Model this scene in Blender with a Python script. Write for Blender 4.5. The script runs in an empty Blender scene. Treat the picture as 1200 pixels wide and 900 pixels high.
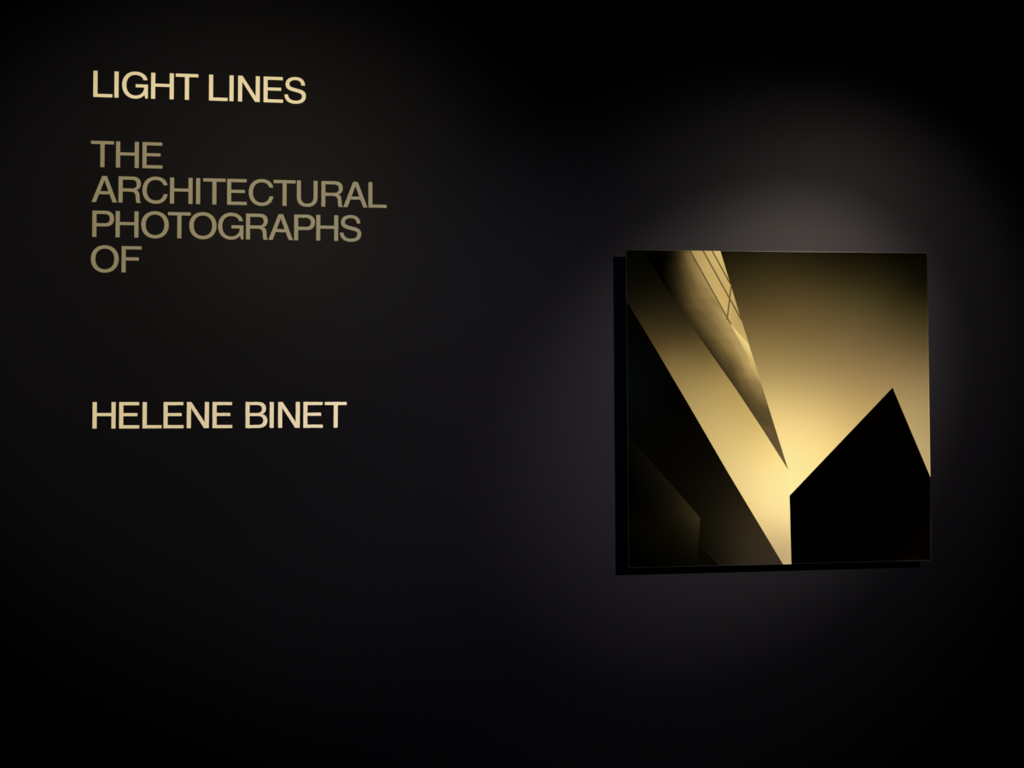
import bpy, bmesh, math
import numpy as np
from mathutils import Vector, Matrix

scene = bpy.context.scene
C = scene.collection

# ------------------------------------------------------------ camera
EYE = 1.55
cam_data = bpy.data.cameras.new('camera')
cam_data.sensor_fit = 'HORIZONTAL'
cam_data.sensor_width = 36.0
cam_data.lens = 27.0
cam_data.clip_start = 0.05
cam = bpy.data.objects.new('camera', cam_data)
C.objects.link(cam)
r_ = Vector((0.996449655, -0.0841906118, -0.000160883068))
u_ = Vector((-0.00111261, -0.01507914, 0.99988568))
f_ = Vector((0.08418341, 0.99633557, 0.01511927))
m3 = Matrix((r_, u_, -f_)).transposed()
cam.matrix_world = Matrix.Translation((0, -2.6, EYE)) @ m3.to_4x4()
scene.camera = cam

# ------------------------------------------------------------ world and exposure
world = bpy.data.worlds.new('dark_room')
scene.world = world
world.use_nodes = True
bg = world.node_tree.nodes['Background']
bg.inputs[0].default_value = (0.35, 0.45, 1.0, 1)
bg.inputs[1].default_value = 0.0
vs = scene.view_settings
vs.view_transform = 'Standard'
vs.look = 'None'
vs.gamma = 1.0
vs.exposure = 0.0
vs.use_curve_mapping = False
scene.render.film_transparent = False


def spot(name, loc, target, energy, color, cone, blend, radius, scale=None):
    d = bpy.data.lights.new(name, 'SPOT')
    d.energy = energy
    d.color = color
    d.spot_size = math.radians(cone)
    d.spot_blend = blend
    d.shadow_soft_size = radius
    o = bpy.data.objects.new(name, d)
    C.objects.link(o)
    o.location = loc
    q = (Vector(target) - Vector(loc)).to_track_quat('-Z', 'Y')
    o.rotation_euler = q.to_euler()
    if scale: o.scale = scale
    return o


# gallery track spots, plus an added cool light, above and behind the visitor
spot('picture_spotlight', (2.75, -2.9, 3.15), (1.08, 0, 1.53), 2900, (1.0, 0.82, 0.62), 24.5, 1.0, 0.012)
spot('lettering_spotlight', (-1.32, -4.4, 3.10), (-0.68, 0, 1.82), 770, (1.0, 0.85, 0.56), 33, 0.75, 0.03)
spot('picture_spill_light', (2.78, -2.9, 3.13), (1.03, 0, 1.48), 800, (1.0, 0.83, 0.66), 41, 1.0, 0.012)
spot('added_cool_light', (0.3, -4.0, 3.05), (0.22, 0, 1.28), 130, (0.08, 0.20, 1.0), 36, 1.0, 0.25)  # added light without a fixture, tints the wall between lettering and picture blue


# ------------------------------------------------------------ helpers
def mat(name, color, rough=0.5, **kw):
    m = bpy.data.materials.new(name)
    m.use_nodes = True
    b = m.node_tree.nodes['Principled BSDF']
    b.inputs['Base Color'].default_value = (*color, 1)
    b.inputs['Roughness'].default_value = rough
    for k, v in kw.items():
        b.inputs[k].default_value = v
    return m


def add_noise(m, scale, amount, bump=0.0, dist=0.001, detail=3):
    nt = m.node_tree
    b = nt.nodes['Principled BSDF']
    tc = nt.nodes.new('ShaderNodeTexCoord')
    n = nt.nodes.new('ShaderNodeTexNoise')
    n.inputs['Scale'].default_value = scale
    n.inputs['Detail'].default_value = detail
    nt.links.new(tc.outputs['Object'], n.inputs['Vector'])
    c = b.inputs['Base Color'].default_value[:3]
    mr = nt.nodes.new('ShaderNodeMix')
    mr.data_type = 'RGBA'
    nt.links.new(n.outputs['Fac'], mr.inputs[0])
    mr.inputs[6].default_value = (*[x * (1 - amount) for x in c], 1)
    mr.inputs[7].default_value = (*[x * (1 + amount) for x in c], 1)
    nt.links.new(mr.outputs[2], b.inputs['Base Color'])
    if bump:
        bp = nt.nodes.new('ShaderNodeBump')
        bp.inputs['Strength'].default_value = bump
        bp.inputs['Distance'].default_value = dist
        nt.links.new(n.outputs['Fac'], bp.inputs['Height'])
        nt.links.new(bp.outputs['Normal'], b.inputs['Normal'])


def link(name, me, material, parent=None, kind=None):
    o = bpy.data.objects.new(name, me)
    C.objects.link(o)
    if material:
        me.materials.append(material)
    o.parent = parent
    if kind:
        o['kind'] = kind
    return o


def box_bm(bm, x0, x1, y0, y1, z0, z1):
    v = [bm.verts.new(p) for p in ((x0, y0, z0), (x1, y0, z0), (x1, y1, z0), (x0, y1, z0),
                                   (x0, y0, z1), (x1, y0, z1), (x1, y1, z1), (x0, y1, z1))]
    for f in ((0, 3, 2, 1), (4, 5, 6, 7), (0, 1, 5, 4), (1, 2, 6, 5), (2, 3, 7, 6), (3, 0, 4, 7)):
        bm.faces.new([v[i] for i in f])


def box(name, dims, material, parent=None, kind=None):
    bm = bmesh.new()
    box_bm(bm, *dims)
    me = bpy.data.meshes.new(name)
    bm.to_mesh(me)
    bm.free()
    return link(name, me, material, parent, kind)


def thing(name, label, cat, loc, group=None, rot=(0, 0, 0)):
    o = bpy.data.objects.new(name, None)
    C.objects.link(o)
    o.location = loc
    o.rotation_euler = rot
    o.empty_display_size = 0.05
    o['label'] = label
    o['category'] = cat
    if group:
        o['group'] = group
    return o


# ------------------------------------------------------------ the room
wall_paint = mat('dark_wall_paint', (0.0043, 0.0043, 0.0068), 0.42)
wall_paint.node_tree.nodes['Principled BSDF'].inputs['Specular IOR Level'].default_value = 0.0145
add_noise(wall_paint, 260, 0.12, 0.25, 0.0006, 4)
floor_mat = mat('dark_carpet', (0.006, 0.006, 0.007), 0.95)
add_noise(floor_mat, 400, 0.5, 0.4, 0.002)
ceil_mat = mat('black_ceiling_paint', (0.004, 0.004, 0.005), 0.9)

box('wall_back', (-3.6, 4.2, 0.0, 0.15, 0.0, 3.4), wall_paint, None, 'structure')
box('wall_left', (-3.75, -3.6, -5.0, 0.15, 0.0, 3.4), wall_paint, None, 'structure')
box('wall_right', (4.2, 4.35, -5.0, 0.15, 0.0, 3.4), wall_paint, None, 'structure')
box('floor', (-3.75, 4.35, -5.0, 0.15, -0.1, 0.0), floor_mat, None, 'structure')
box('ceiling', (-3.75, 4.35, -5.0, 0.15, 3.4, 3.5), ceil_mat, None, 'structure')

# ------------------------------------------------------------ glyphs, cap height 100
# each glyph: closed contours of M (start), L (line), C (cubic) commands
GL = {
 'L': ['M 0 0 L 0 100 L 16 100 L 16 13 L 70 13 L 70 0'],
 'I': ['M 0 0 L 0 100 L 16 100 L 16 0'],
 'H': ['M 0 0 L 0 100 L 16 100 L 16 59 L 68 59 L 68 100 L 84 100 L 84 0 L 68 0 L 68 46.5 L 16 46.5 L 16 0'],
 'T': ['M 34 0 L 34 87 L 0 87 L 0 100 L 84 100 L 84 87 L 50 87 L 50 0'],
 'E': ['M 0 0 L 0 100 L 73 100 L 73 87 L 16 87 L 16 58.5 L 67 58.5 L 67 46 L 16 46 L 16 13 L 74 13 L 74 0'],
 'F': ['M 0 0 L 0 100 L 73 100 L 73 87 L 16 87 L 16 58 L 63.5 58 L 63.5 45 L 16 45 L 16 0'],
 'N': ['M 0 0 L 0 100 L 17 100 L 66 23 L 66 100 L 82 100 L 82 0 L 64 0 L 16 76 L 16 0'],
 'O': ['M 50.7 102 C 80 102 101.5 82 101.5 50 C 101.5 18 80 -2 50.7 -2 C 21.5 -2 0 18 0 50 C 0 82 21.5 102 50.7 102',
       'M 50.7 88.5 C 71 88.5 84.5 74 84.5 50 C 84.5 26 71 11.5 50.7 11.5 C 30.5 11.5 17 26 17 50 C 17 74 30.5 88.5 50.7 88.5'],
 'C': ['M 92.5 69 C 89 91 71 102 49 102 C 20 102 0 81 0 50 C 0 19 20 -2 48.5 -2 C 73 -2 90 12 93 36 '
       'L 77.5 36 C 75 20 65 11.5 49 11.5 C 29 11.5 16.5 26 16.5 50 C 16.5 74 29 88.5 49 88.5 C 63 88.5 74 82 77 69'],
 'G': ['M 93.5 69.5 C 90 91 71 102 49 102 C 20 102 0 81 0 50 C 0 19 20 -2 48 -2 C 62 -2 74 3 82 13.5 L 85 0 L 95 0 L 95 54 '
       'L 49.5 54 L 49.5 41.5 L 80.5 41.5 C 80.5 23 67 11 49 11 C 29 11 16.5 26 16.5 50 C 16.5 74 29 88.5 49 88.5 C 64 88.5 75 82 78 69.5'],
 'S': ['M 78.5 69 C 78 91 63 102 42.5 102 C 20 102 4.3 91.5 4.3 73 C 4.3 56.5 16 50 32 46 L 52 41 C 62 38.5 66.5 34.5 66.5 27 '
       'C 66.5 16.5 57 10.5 43.5 10.5 C 26 10.5 15 18 14.5 33.5 L 0 33.5 C 0.5 10 17 -2.3 42 -2.3 C 66 -2.3 82 8.5 82 28.5 '
       'C 82 44 73 50.5 58 54.5 L 37 59.8 C 25 62.8 19.5 66 19.5 73.5 C 19.5 83.5 28.5 89.5 41.5 89.5 C 55 89.5 63.5 82.5 64.2 69'],
 'A': ['M 0 0 L 38 100 L 56 100 L 93.5 0 L 76.3 0 L 65.2 30 L 28 30 L 17 0',
       'M 32.6 42.5 L 60.6 42.5 L 46.8 82.5'],
 'R': ['M 0 0 L 0 100 L 52 100 C 71 100 82 90 82 73 C 82 61 76.5 52.5 66.5 48.5 C 73.5 45.5 76.5 39.5 77.3 29 L 78.4 13 '
       'C 78.8 7.5 79.7 4.5 82.5 2.3 L 82.5 0 L 66 0 C 64 3.5 63.3 9 63 14.5 L 62.3 25 C 61.4 37 56.5 42 44 42 L 16 42 L 16 0',
       'M 16 87 L 49 87 C 60 87 66 81.5 66 71 C 66 60 60.5 55 48.5 55 L 16 55'],
 'P': ['M 0 0 L 0 100 L 47 100 C 68 100 79.2 89 79.2 70 C 79.2 51 68 40 47 40 L 16 40 L 16 0',
       'M 16 87 L 44 87 C 57 87 63 81 63 70 C 63 58.5 57.5 53 44 53 L 16 53'],
 'U': ['M 0 100 L 16 100 L 16 37 C 16 19.5 24 11 39.5 11 C 55 11 63 19.5 63 37 L 63 100 L 79 100 L 79 35 '
       'C 79 11 64 -2 39.5 -2 C 15 -2 0 11 0 35'],
 'B': ['M 0 0 L 0 100 L 45 100 C 66 100 77 91 77 75.5 C 77 64.5 72 57 63 53.2 C 75 50 82 41 82 28.5 C 82 10.5 69 0 47 0',
       'M 16 87.5 L 43 87.5 C 55 87.5 61 82.5 61 73 C 61 63 55 58 43 58 L 16 58',
       'M 16 45.5 L 46 45.5 C 59 45.5 66 39.5 66 29 C 66 18.5 59 12.5 46 12.5 L 16 12.5'],
}
CAP = 0.0867


def contour(s):
    tok = s.split()
    i = 0
    out = []
    while i < len(tok):
        c = tok[i]
        if c in 'ML':
            out.append((float(tok[i + 1]), float(tok[i + 2])))
            i += 3
        else:
            p0 = out[-1]
            p = [float(t) for t in tok[i + 1:i + 7]]
            for k in range(1, 13):
                t = k / 12
                a, b, c2, d = (1 - t) ** 3, 3 * t * (1 - t) ** 2, 3 * t * t * (1 - t), t ** 3
                out.append((a * p0[0] + b * p[0] + c2 * p[2] + d * p[4],
                            a * p0[1] + b * p[1] + c2 * p[3] + d * p[5]))
            i += 7
    if abs(out[0][0] - out[-1][0]) + abs(out[0][1] - out[-1][1]) < 1e-6:
        out.pop()
    return out


def inset(pts, d, hole):
    """slim a stroke by moving the outline d units into it"""
    n = len(pts)
    area = sum(pts[i - 1][0] * pts[i][1] - pts[i][0] * pts[i - 1][1] for i in range(n))
    s = (1 if area > 0 else -1) * (-1 if hole else 1)
    out = []
    for i in range(n):
        a, b, c = (Vector(pts[i - 1]), Vector(pts[i]), Vector(pts[(i + 1) % n]))
        e, f = (b - a).normalized(), (c - b).normalized()
        n1, n2 = Vector((-e.y, e.x)) * s, Vector((-f.y, f.x)) * s
        m = n1 + n2
        out.append(tuple(b + m * (d / max(0.35, 0.5 * m.length_squared))))
    return out


glyph_mesh = {}


def glyph(ch):
    """raised vinyl letter, 1.2 mm thick, as a mesh in the XZ plane, back on y = 0"""
    if ch in glyph_mesh:
        return glyph_mesh[ch]
    cu = bpy.data.curves.new('letter_outline', 'CURVE')
    cu.dimensions = '2D'
    cu.fill_mode = 'BOTH'
    cu.extrude = 0.0006
    for k, s in enumerate(GL[ch]):
        pts = inset(contour(s), 0.55, k > 0)
        sp = cu.splines.new('POLY')
        sp.points.add(len(pts) - 1)
        for q, (x, y) in zip(sp.points, pts):
            q.co = (x * CAP / 100, y * CAP / 100, 0, 1)
        sp.use_cyclic_u = True
    o = bpy.data.objects.new('letter_outline', cu)
    C.objects.link(o)
    bpy.context.view_layer.update()
    me = bpy.data.meshes.new_from_object(o.evaluated_get(bpy.context.evaluated_depsgraph_get()))
    bpy.data.objects.remove(o)
    me.transform(Matrix.Translation((0, -0.0006, 0)) @ Matrix.Rotation(math.pi / 2, 4, 'X'))
    me.name = 'letter'
    me.materials.clear()
    glyph_mesh[ch] = me
    return me


cream = mat('cream_vinyl', (0.78, 0.73, 0.58), 0.55)
khaki = mat('khaki_vinyl', (0.20, 0.19, 0.135), 0.55)
add_noise(cream, 90, 0.03)
add_noise(khaki, 90, 0.04)

G1 = None
KH = 'khaki subtitle lines between the two cream lines'
LINES = [
 ('title_lettering', 'cream capital letters reading LIGHT LINES at the top of the dark wall', 2.525, cream, None,
  'LIGHTLINES', [-1.1525, -1.0863, -1.0621, -0.9704, -0.8923, -0.7856, -0.7197, -0.6921, -0.6095, -0.5417]),
 ('subtitle_lettering', 'khaki capital letters reading THE, highest of the four khaki lines', 2.2952, khaki, KH,
  'THE', [-1.1582, -1.0796, -0.9962]),
 ('subtitle_lettering', 'long khaki line of capital letters reading ARCHITECTURAL', 2.1806, khaki, KH,
  'ARCHITECTURAL', [-1.1554, -1.0709, -0.9956, -0.9083, -0.8251, -0.8025, -0.7255, -0.6559, -0.5757, -0.4996, -0.4194, -0.3475, -0.2643]),
 ('subtitle_lettering', 'khaki line of capital letters reading PHOTOGRAPHS', 2.0666, khaki, KH,
  'PHOTOGRAPHS', [-1.1522, -1.0792, -0.9986, -0.9138, -0.8462, -0.754, -0.6642, -0.5918, -0.508, -0.4358, -0.3581]),
 ('subtitle_lettering', 'short khaki word OF, lowest of the four khaki lines', 1.9521, khaki, KH,
  'OF', [-1.1558, -1.0597]),
 ('name_lettering', 'cream two-word name in capital letters, lowest line on the dark wall', 1.4429, cream, None,
  'HELENEBINET', [-1.1466, -1.0637, -0.9901, -0.9239, -0.8503, -0.7685, -0.6627, -0.5849, -0.5575, -0.4755, -0.4059]),
]
for name, label, z, m, grp, text, xs in LINES:
    t = thing(name, label, 'lettering', (xs[0], 0, z), grp)
    for ch, x in zip(text, xs):
        o = bpy.data.objects.new('letter', glyph(ch))
        C.objects.link(o)
        o.parent = t
        o.location = (x - xs[0], 0, 0)
        if not o.data.materials:
            o.data.materials.append(m)
        o.material_slots[0].link = 'OBJECT'
        o.material_slots[0].material = m

# ------------------------------------------------------------ the picture
HALF = 0.5375
FACE = 0.045                     # front face stands this far off the wall
pic = thing('wall_picture', 'square glossy sepia photograph of angular building planes, mounted proud of the dark wall',
            'picture', (1.14381, 0, EYE - 0.0409), rot=(0, -0.0059, 0))

# outlines printed on the picture, metres from its centre
band_left = [(-0.5375, 0.3666), (-0.4412, 0.2090), (-0.3186, 0.0021), (-0.1887, -0.2215), (0.0015, -0.5375)]
wing_left = [(-0.525, 0.606), (-0.3979, 0.4091), (-0.2818, 0.2379), (-0.1557, 0.0600), (-0.065, -0.0756), (0.0243, -0.2157)]
wing_right = [(-0.2081, 0.5375), (-0.1377, 0.304), (0.0243, -0.2157)]
glass_left = [(-0.3145, 0.5375), (-0.1875, 0.3043), (-0.1139, 0.2189)]
tip = [(-0.1730, 0.2850), (-0.1139, 0.2189), (-0.0776, 0.1163)]
house = [(0.0310, -0.5375), (0.0275, -0.303), (0.4034, 0.0665), (0.5375, -0.2469)]
low = [(-0.5375, -0.0900), (-0.5059, -0.1246), (-0.438, -0.1993), (-0.2878, -0.3735), (-0.3013, -0.5375)]
bars = [((-0.2687, 0.5375), (-0.136, 0.3009)), ((-0.2369, 0.5375), (-0.1738, 0.4239)),
        ((-0.1715, 0.4171), (-0.1871, 0.3008)), ((-0.3145, 0.5375), (-0.1730, 0.2850))]
poly_band = band_left + [(0.0310, -0.5375), (0.0275, -0.303), (0.0243, -0.2157)] + wing_left[::-1] + [(-0.5375, 0.60)]
poly_wing = wing_left + wing_right[::-1] + [(-0.2081, 0.60)]
poly_glass = [(-0.3145, 0.60), (-0.3145, 0.5375), (-0.1730, 0.2850), (-0.1139, 0.2189), (-0.1377, 0.304), (-0.2081, 0.5375), (-0.2081, 0.6)]
poly_tip = [(-0.1730, 0.2850), (-0.1139, 0.2189), (-0.0776, 0.1063)]
poly_dark = [(-0.60, 0.3666)] + band_left + [(0.0015, -0.6), (-0.6, -0.6)]
poly_house = house + [(0.6, -0.2469), (0.6, -0.6), (0.0310, -0.6)]
poly_low = [(-0.6, -0.09)] + low + [(-0.3013, -0.6), (-0.6, -0.6)]
poly_tri = [(-0.298, -0.4689), (-0.2905, -0.4689), (-0.2220, -0.5375), (-0.298, -0.5375)]

bm = bmesh.new()
N = 150
bmesh.ops.create_grid(bm, x_segments=N, y_segments=N, size=HALF)


def cut(p, q):
    d = Vector((q[0] - p[0], q[1] - p[1], 0)).normalized()
    bmesh.ops.bisect_plane(bm, geom=bm.verts[:] + bm.edges[:] + bm.faces[:], dist=1e-6,
                           plane_co=(p[0], p[1], 0), plane_no=(-d.y, d.x, 0))


for pl in (band_left, wing_left, wing_right, house, low, [tip[0], tip[1]], [tip[0], (-0.0776, 0.1063)], poly_tri[1:3]):
    for p, q in zip(pl, pl[1:]):
        cut(p, q)
BARW = 0.0026
RIM = 0.5348
for k in (-RIM, RIM):
    cut((k, 0), (k, 1))
    cut((0, k), (1, k))
for p, q in bars:
    d = Vector((q[0] - p[0], q[1] - p[1])).normalized()
    for s in (-1, 1):
        off = (-d.y * BARW * s, d.x * BARW * s)
        cut((p[0] + off[0], p[1] + off[1]), (q[0] + off[0], q[1] + off[1]))


def inside(poly, P):
    x, y = P[:, 0], P[:, 1]
    c = np.zeros(len(P), bool)
    n = len(poly)
    for i in range(n):
        x0, y0 = poly[i]
        x1, y1 = poly[i - 1]
        if y0 == y1:
            continue
        c ^= ((y0 > y) != (y1 > y)) & (x < (x1 - x0) * (y - y0) / (y1 - y0) + x0)
    return c


def tps(samples, P, smooth=1e-4):
    """smooth tone through the sampled tones: (x, z, r, g, b)"""
    S = np.array(samples, float)
    A = S[:, :2]
    n = len(A)

    def k(a, b):
        d2 = ((a[:, None, :] - b[None, :, :]) ** 2).sum(-1)
        return 0.5 * d2 * np.log(d2 + 1e-12)
    M = np.zeros((n + 3, n + 3))
    M[:n, :n] = k(A, A) + smooth * np.eye(n)
    M[:n, n] = 1
    M[:n, n + 1:] = A
    M[n:, :n] = M[:n, n:].T
    w = np.linalg.solve(M, np.vstack([S[:, 2:], np.zeros((3, 3))]))
    return k(P, A) @ w[:n] + np.hstack([np.ones((len(P), 1)), P]) @ w[n:]


def px(x, y, r, g, b):
    """where a tone was read off the picture -> metres from its centre"""
    v = (1, x, y, x * x, x * y, y * y)
    a = (-2.541271625851501, 0.0025278653061217905, 1.6917176871055004e-05, 2.9190476190507283e-07, -5.5986394558154434e-08, 3.5430839013562976e-10)
    c = (1.3081591054422175, 0.00011516009070305767, -0.0027235403061229104, -1.349206349237058e-09, -2.823469387754329e-07, 5.024092970513935e-08)
    return (sum(p * q for p, q in zip(a, v)), sum(p * q for p, q in zip(c, v)), r, g, b)


T_SKY = [px(*s) for s in (
 (848, 296, 26, 21, 8), (900, 297, 36, 30, 13), (960, 297, 28, 22, 8), (1020, 297, 17, 13, 4), (1085, 300, 8, 5, 0),
 (860, 320, 48, 39, 18), (930, 325, 60, 49, 25), (1000, 325, 46, 38, 18), (1083, 330, 16, 14, 4),
 (875, 360, 86, 70, 38), (940, 360, 92, 75, 42), (1010, 360, 78, 66, 36), (1083, 365, 52, 44, 22),
 (885, 400, 128, 106, 60), (940, 400, 124, 103, 60), (1010, 400, 112, 92, 56), (1083, 400, 88, 73, 42),
 (900, 440, 170, 145, 86), (950, 440, 164, 139, 84), (1020, 440, 146, 120, 74), (1083, 440, 132, 110, 70),
 (912, 480, 220, 190, 118), (960, 480, 208, 178, 110), (1083, 480, 164, 140, 90),
 (925, 520, 246, 216, 138), (960, 520, 240, 208, 130), (1000, 490, 198, 168, 102), (1085, 520, 180, 156, 104),
 (930, 560, 253, 224, 146), (1088, 550, 188, 164, 112))]
T_BAND = [px(*s) for s in (
 (736, 296, 3, 3, 0), (770, 300, 6, 5, 1), (736, 345, 16, 13, 5), (775, 330, 15, 12, 4), (752, 370, 40, 33, 16), (790, 365, 40, 33, 16),
 (770, 400, 76, 61, 32), (805, 385, 60, 49, 25), (790, 420, 116, 95, 54), (825, 415, 110, 91, 51),
 (815, 470, 178, 152, 92), (850, 450, 172, 144, 84), (840, 520, 212, 184, 116), (880, 500, 212, 182, 108),
 (870, 570, 232, 204, 132), (905, 540, 243, 213, 134), (900, 600, 240, 210, 138), (924, 570, 252, 223, 146),
 (915, 640, 206, 178, 122), (922, 658, 200, 172, 120), (922, 610, 238, 208, 140))]
T_WING = [px(*s) for s in (
 (760, 296, 4, 3, 0), (785, 296, 12, 10, 3), (798, 296, 60, 50, 26), (806, 300, 118, 98, 55), (780, 325, 10, 8, 2),
 (795, 325, 46, 38, 18), (810, 325, 110, 90, 50), (820, 325, 150, 126, 74),
 (800, 355, 52, 42, 21), (818, 355, 112, 92, 52), (835, 355, 148, 124, 74),
 (815, 385, 55, 45, 23), (832, 385, 110, 90, 50), (850, 385, 164, 138, 84),
 (835, 410, 66, 54, 28), (850, 410, 122, 100, 56), (866, 405, 182, 155, 95),
 (848, 428, 70, 58, 32), (862, 430, 110, 90, 50), (880, 432, 192, 164, 100),
 (866, 455, 80, 66, 37), (884, 455, 128, 106, 62), (892, 460, 140, 116, 68),
 (884, 485, 82, 68, 39), (898, 485, 90, 74, 42), (902, 510, 104, 86, 52), (909, 510, 94, 78, 46), (918, 538, 110, 92, 58))]
T_GLASS = [px(*s) for s in ((812, 296, 168, 140, 84), (828, 296, 190, 160, 98), (842, 296, 204, 174, 108),
 (830, 330, 186, 158, 96), (852, 335, 190, 160, 96), (850, 365, 196, 166, 100), (866, 375, 176, 148, 88), (860, 384, 190, 160, 96), (874, 398, 196, 168, 102))]
T_TIP = [px(*s) for s in ((860, 388, 232, 203, 128), (875, 405, 240, 210, 134), (885, 428, 214, 184, 112))]
T_DARK = [px(*s) for s in (
 (736, 380, 2, 2, 0), (740, 450, 5, 8, 9), (780, 450, 3, 3, 2), (745, 510, 4, 4, 2), (800, 500, 5, 4, 1), (790, 550, 8, 6, 2),
 (830, 530, 10, 8, 3), (840, 570, 20, 16, 8), (830, 610, 22, 18, 9), (870, 620, 44, 36, 22), (860, 590, 32, 26, 14),
 (826, 655, 16, 12, 5), (850, 650, 30, 25, 15), (880, 655, 48, 40, 27), (905, 657, 53, 44, 31))]
T_LOW = [px(*s) for s in (
 (740, 530, 6, 5, 1), (750, 560, 6, 5, 2), (740, 620, 4, 3, 0), (780, 580, 17, 14, 6), (800, 595, 34, 28, 13), (817, 609, 46, 39, 22),
 (800, 620, 22, 18, 8), (780, 620, 12, 10, 3), (815, 635, 24, 20, 9), (760, 650, 4, 3, 0), (800, 655, 9, 7, 2), (815, 658, 10, 8, 3))]

bm.faces.ensure_lookup_table()
cent = np.array([f.calc_center_median()[:2] for f in bm.faces])
region = np.zeros(len(cent), int)                     # 0 = sky
for k, poly in ((1, poly_band), (2, poly_wing), (3, poly_glass), (4, poly_tip), (5, poly_dark), (6, poly_low), (7, poly_tri), (8, poly_house)):
    region[inside(poly, cent)] = k
for p, q in bars:
    p = np.array(p); q = np.array(q)
    L = np.linalg.norm(q - p)
    d = (q - p) / L
    t = (cent - p) @ d
    s = np.abs((cent - p) @ np.array((-d[1], d[0])))
    region[(s < BARW) & (t > 0) & (t < L) & ((region == 3) | (region == 2))] = 9

# lamp light falling on the picture, relative to its centre (the print's own tones are read with it divided out)
E_FIT = [5.5292, 2.7385, -2.7294, -3.6702, -8.1916, 1.7945, 4.2459, -3.4989, -0.7594, -3.0975, -1.5777, -16.585, -6.1619, -0.6271, -9.9041]
E_RGB = (1.0, 0.826, 0.645)

me = bpy.data.meshes.new('print')
bm.to_mesh(me)
bm.free()
nl = len(me.loops)
vi = np.empty(nl, int)
me.loops.foreach_get('vertex_index', vi)
co = np.empty(len(me.vertices) * 3)
me.vertices.foreach_get('co', co)
P = co.reshape(-1, 3)[vi][:, :2]
ls = np.empty(len(me.polygons), int)
lt = np.empty(len(me.polygons), int)
me.polygons.foreach_get('loop_start', ls)
me.polygons.foreach_get('loop_total', lt)
reg = np.repeat(region, lt)
assert (np.diff(ls) == lt[:-1]).all()
tone = np.zeros((nl, 3))
for k, S in ((0, T_SKY), (1, T_BAND), (2, T_WING), (3, T_GLASS), (4, T_TIP), (5, T_DARK), (6, T_LOW)):
    m_ = reg == k
    tone[m_] = tps(S, P[m_])
m_ = reg == 0
bright = np.clip((tone[m_][:, :1] - 60) / 80, 0, 1)
tone[m_] *= 1 + bright * np.array((0.055, 0.055, 0.09))
m_ = reg == 1
bright = np.clip((tone[m_][:, :1] - 190) / 55, 0, 1)
tone[m_] *= 1 + bright * np.array((0.055, 0.055, 0.09))
m_ = reg == 3
tone[m_] *= 1.07
tone[reg == 7] = (9, 7, 2)
tone[reg == 8] = (2, 1, 0)
m_ = reg == 9
tone[m_] = tps(T_GLASS, P[m_]) * 0.58
# cloudy streaks running down the metal wing
m_ = reg == 2
a = P[m_] @ np.array((0.83, 0.56))
b = P[m_] @ np.array((-0.56, 0.83))
st = (np.sin(a * 190 + 3 * np.sin(b * 17)) * 0.5 + np.sin(a * 330 + 5 * np.sin(b * 9 + 1)) * 0.35 + np.sin(a * 90 + b * 70 + 2 * np.sin(b * 41)) * 0.5)
tone[m_] *= (1 + 0.045 * st)[:, None]
srgb = np.clip(tone, 0, 255) / 255
lin = np.where(srgb <= 0.04045, srgb / 12.92, ((srgb + 0.055) / 1.055) ** 2.4)
x, z = P[:, 0], P[:, 1]
# light caught by the acrylic edge, painted into the print's left, right, lower borders
rim = (np.repeat(cent[:, 0], lt) < -RIM) | (np.repeat(cent[:, 0], lt) > RIM) | (np.repeat(cent[:, 1], lt) < -RIM)
lin[rim] = lin[rim] * 1.25 + 0.006
E = np.maximum(0.35, sum(e * x ** i * z ** j for e, (i, j) in zip(E_FIT, [(i, j) for i in range(5) for j in range(5 - i)])))
alb = np.clip(lin / E[:, None] / np.array(E_RGB), 0.0, 0.93)
ca = me.color_attributes.new('tone', 'FLOAT_COLOR', 'CORNER')
ca.data.foreach_set('color', np.hstack([alb, np.ones((nl, 1))]).astype(np.float32).ravel())

print_mat = mat('glossy_print', (0.5, 0.5, 0.5), 0.45)
nt = print_mat.node_tree
pb = nt.nodes['Principled BSDF']
at = nt.nodes.new('ShaderNodeAttribute')
at.attribute_name = 'tone'
nt.links.new(at.outputs['Color'], pb.inputs['Base Color'])
pb.inputs['Specular IOR Level'].default_value = 0.0
pb.inputs['Coat Weight'].default_value = 1.0
pb.inputs['Coat Roughness'].default_value = 0.03

pr = link('print', me, print_mat, pic)
pr.location = (0, -FACE, 0)
pr.rotation_euler = (math.pi / 2, 0, 0)

acr = mat('acrylic_edge', (0.030, 0.028, 0.024), 0.2)
# thin acrylic sheet bonded to the print
bm = bmesh.new()
box_bm(bm, -HALF - 0.0004, HALF + 0.0004, -FACE + 0.0004, -FACE + 0.0060, -HALF - 0.0004, HALF + 0.0004)
bmesh.ops.bevel(bm, geom=bm.edges[:], offset=0.0003, segments=2, affect='EDGES')
sm = bpy.data.meshes.new('acrylic_sheet')
bm.to_mesh(sm)
bm.free()
sh = link('acrylic_sheet', sm, acr, pic)
sh['label'] = 'thin clear acrylic sheet edge'

sub = mat('black_subframe', (0.006, 0.006, 0.008), 0.6)
bm = bmesh.new()
i = HALF - 0.05
w = 0.03
y0, y1 = -FACE + 0.0060, 0.0
box_bm(bm, -i, -i + w, y0, y1, -i, i)
box_bm(bm, i - w, i, y0, y1, -i, i)
box_bm(bm, -i + w, i - w, y0, y1, -i, -i + w)
box_bm(bm, -i + w, i - w, y0, y1, i - w, i)
sm = bpy.data.meshes.new('subframe')
bm.to_mesh(sm)
bm.free()
so = link('subframe', sm, sub, pic)
so['label'] = 'recessed black mounting frame behind the picture'
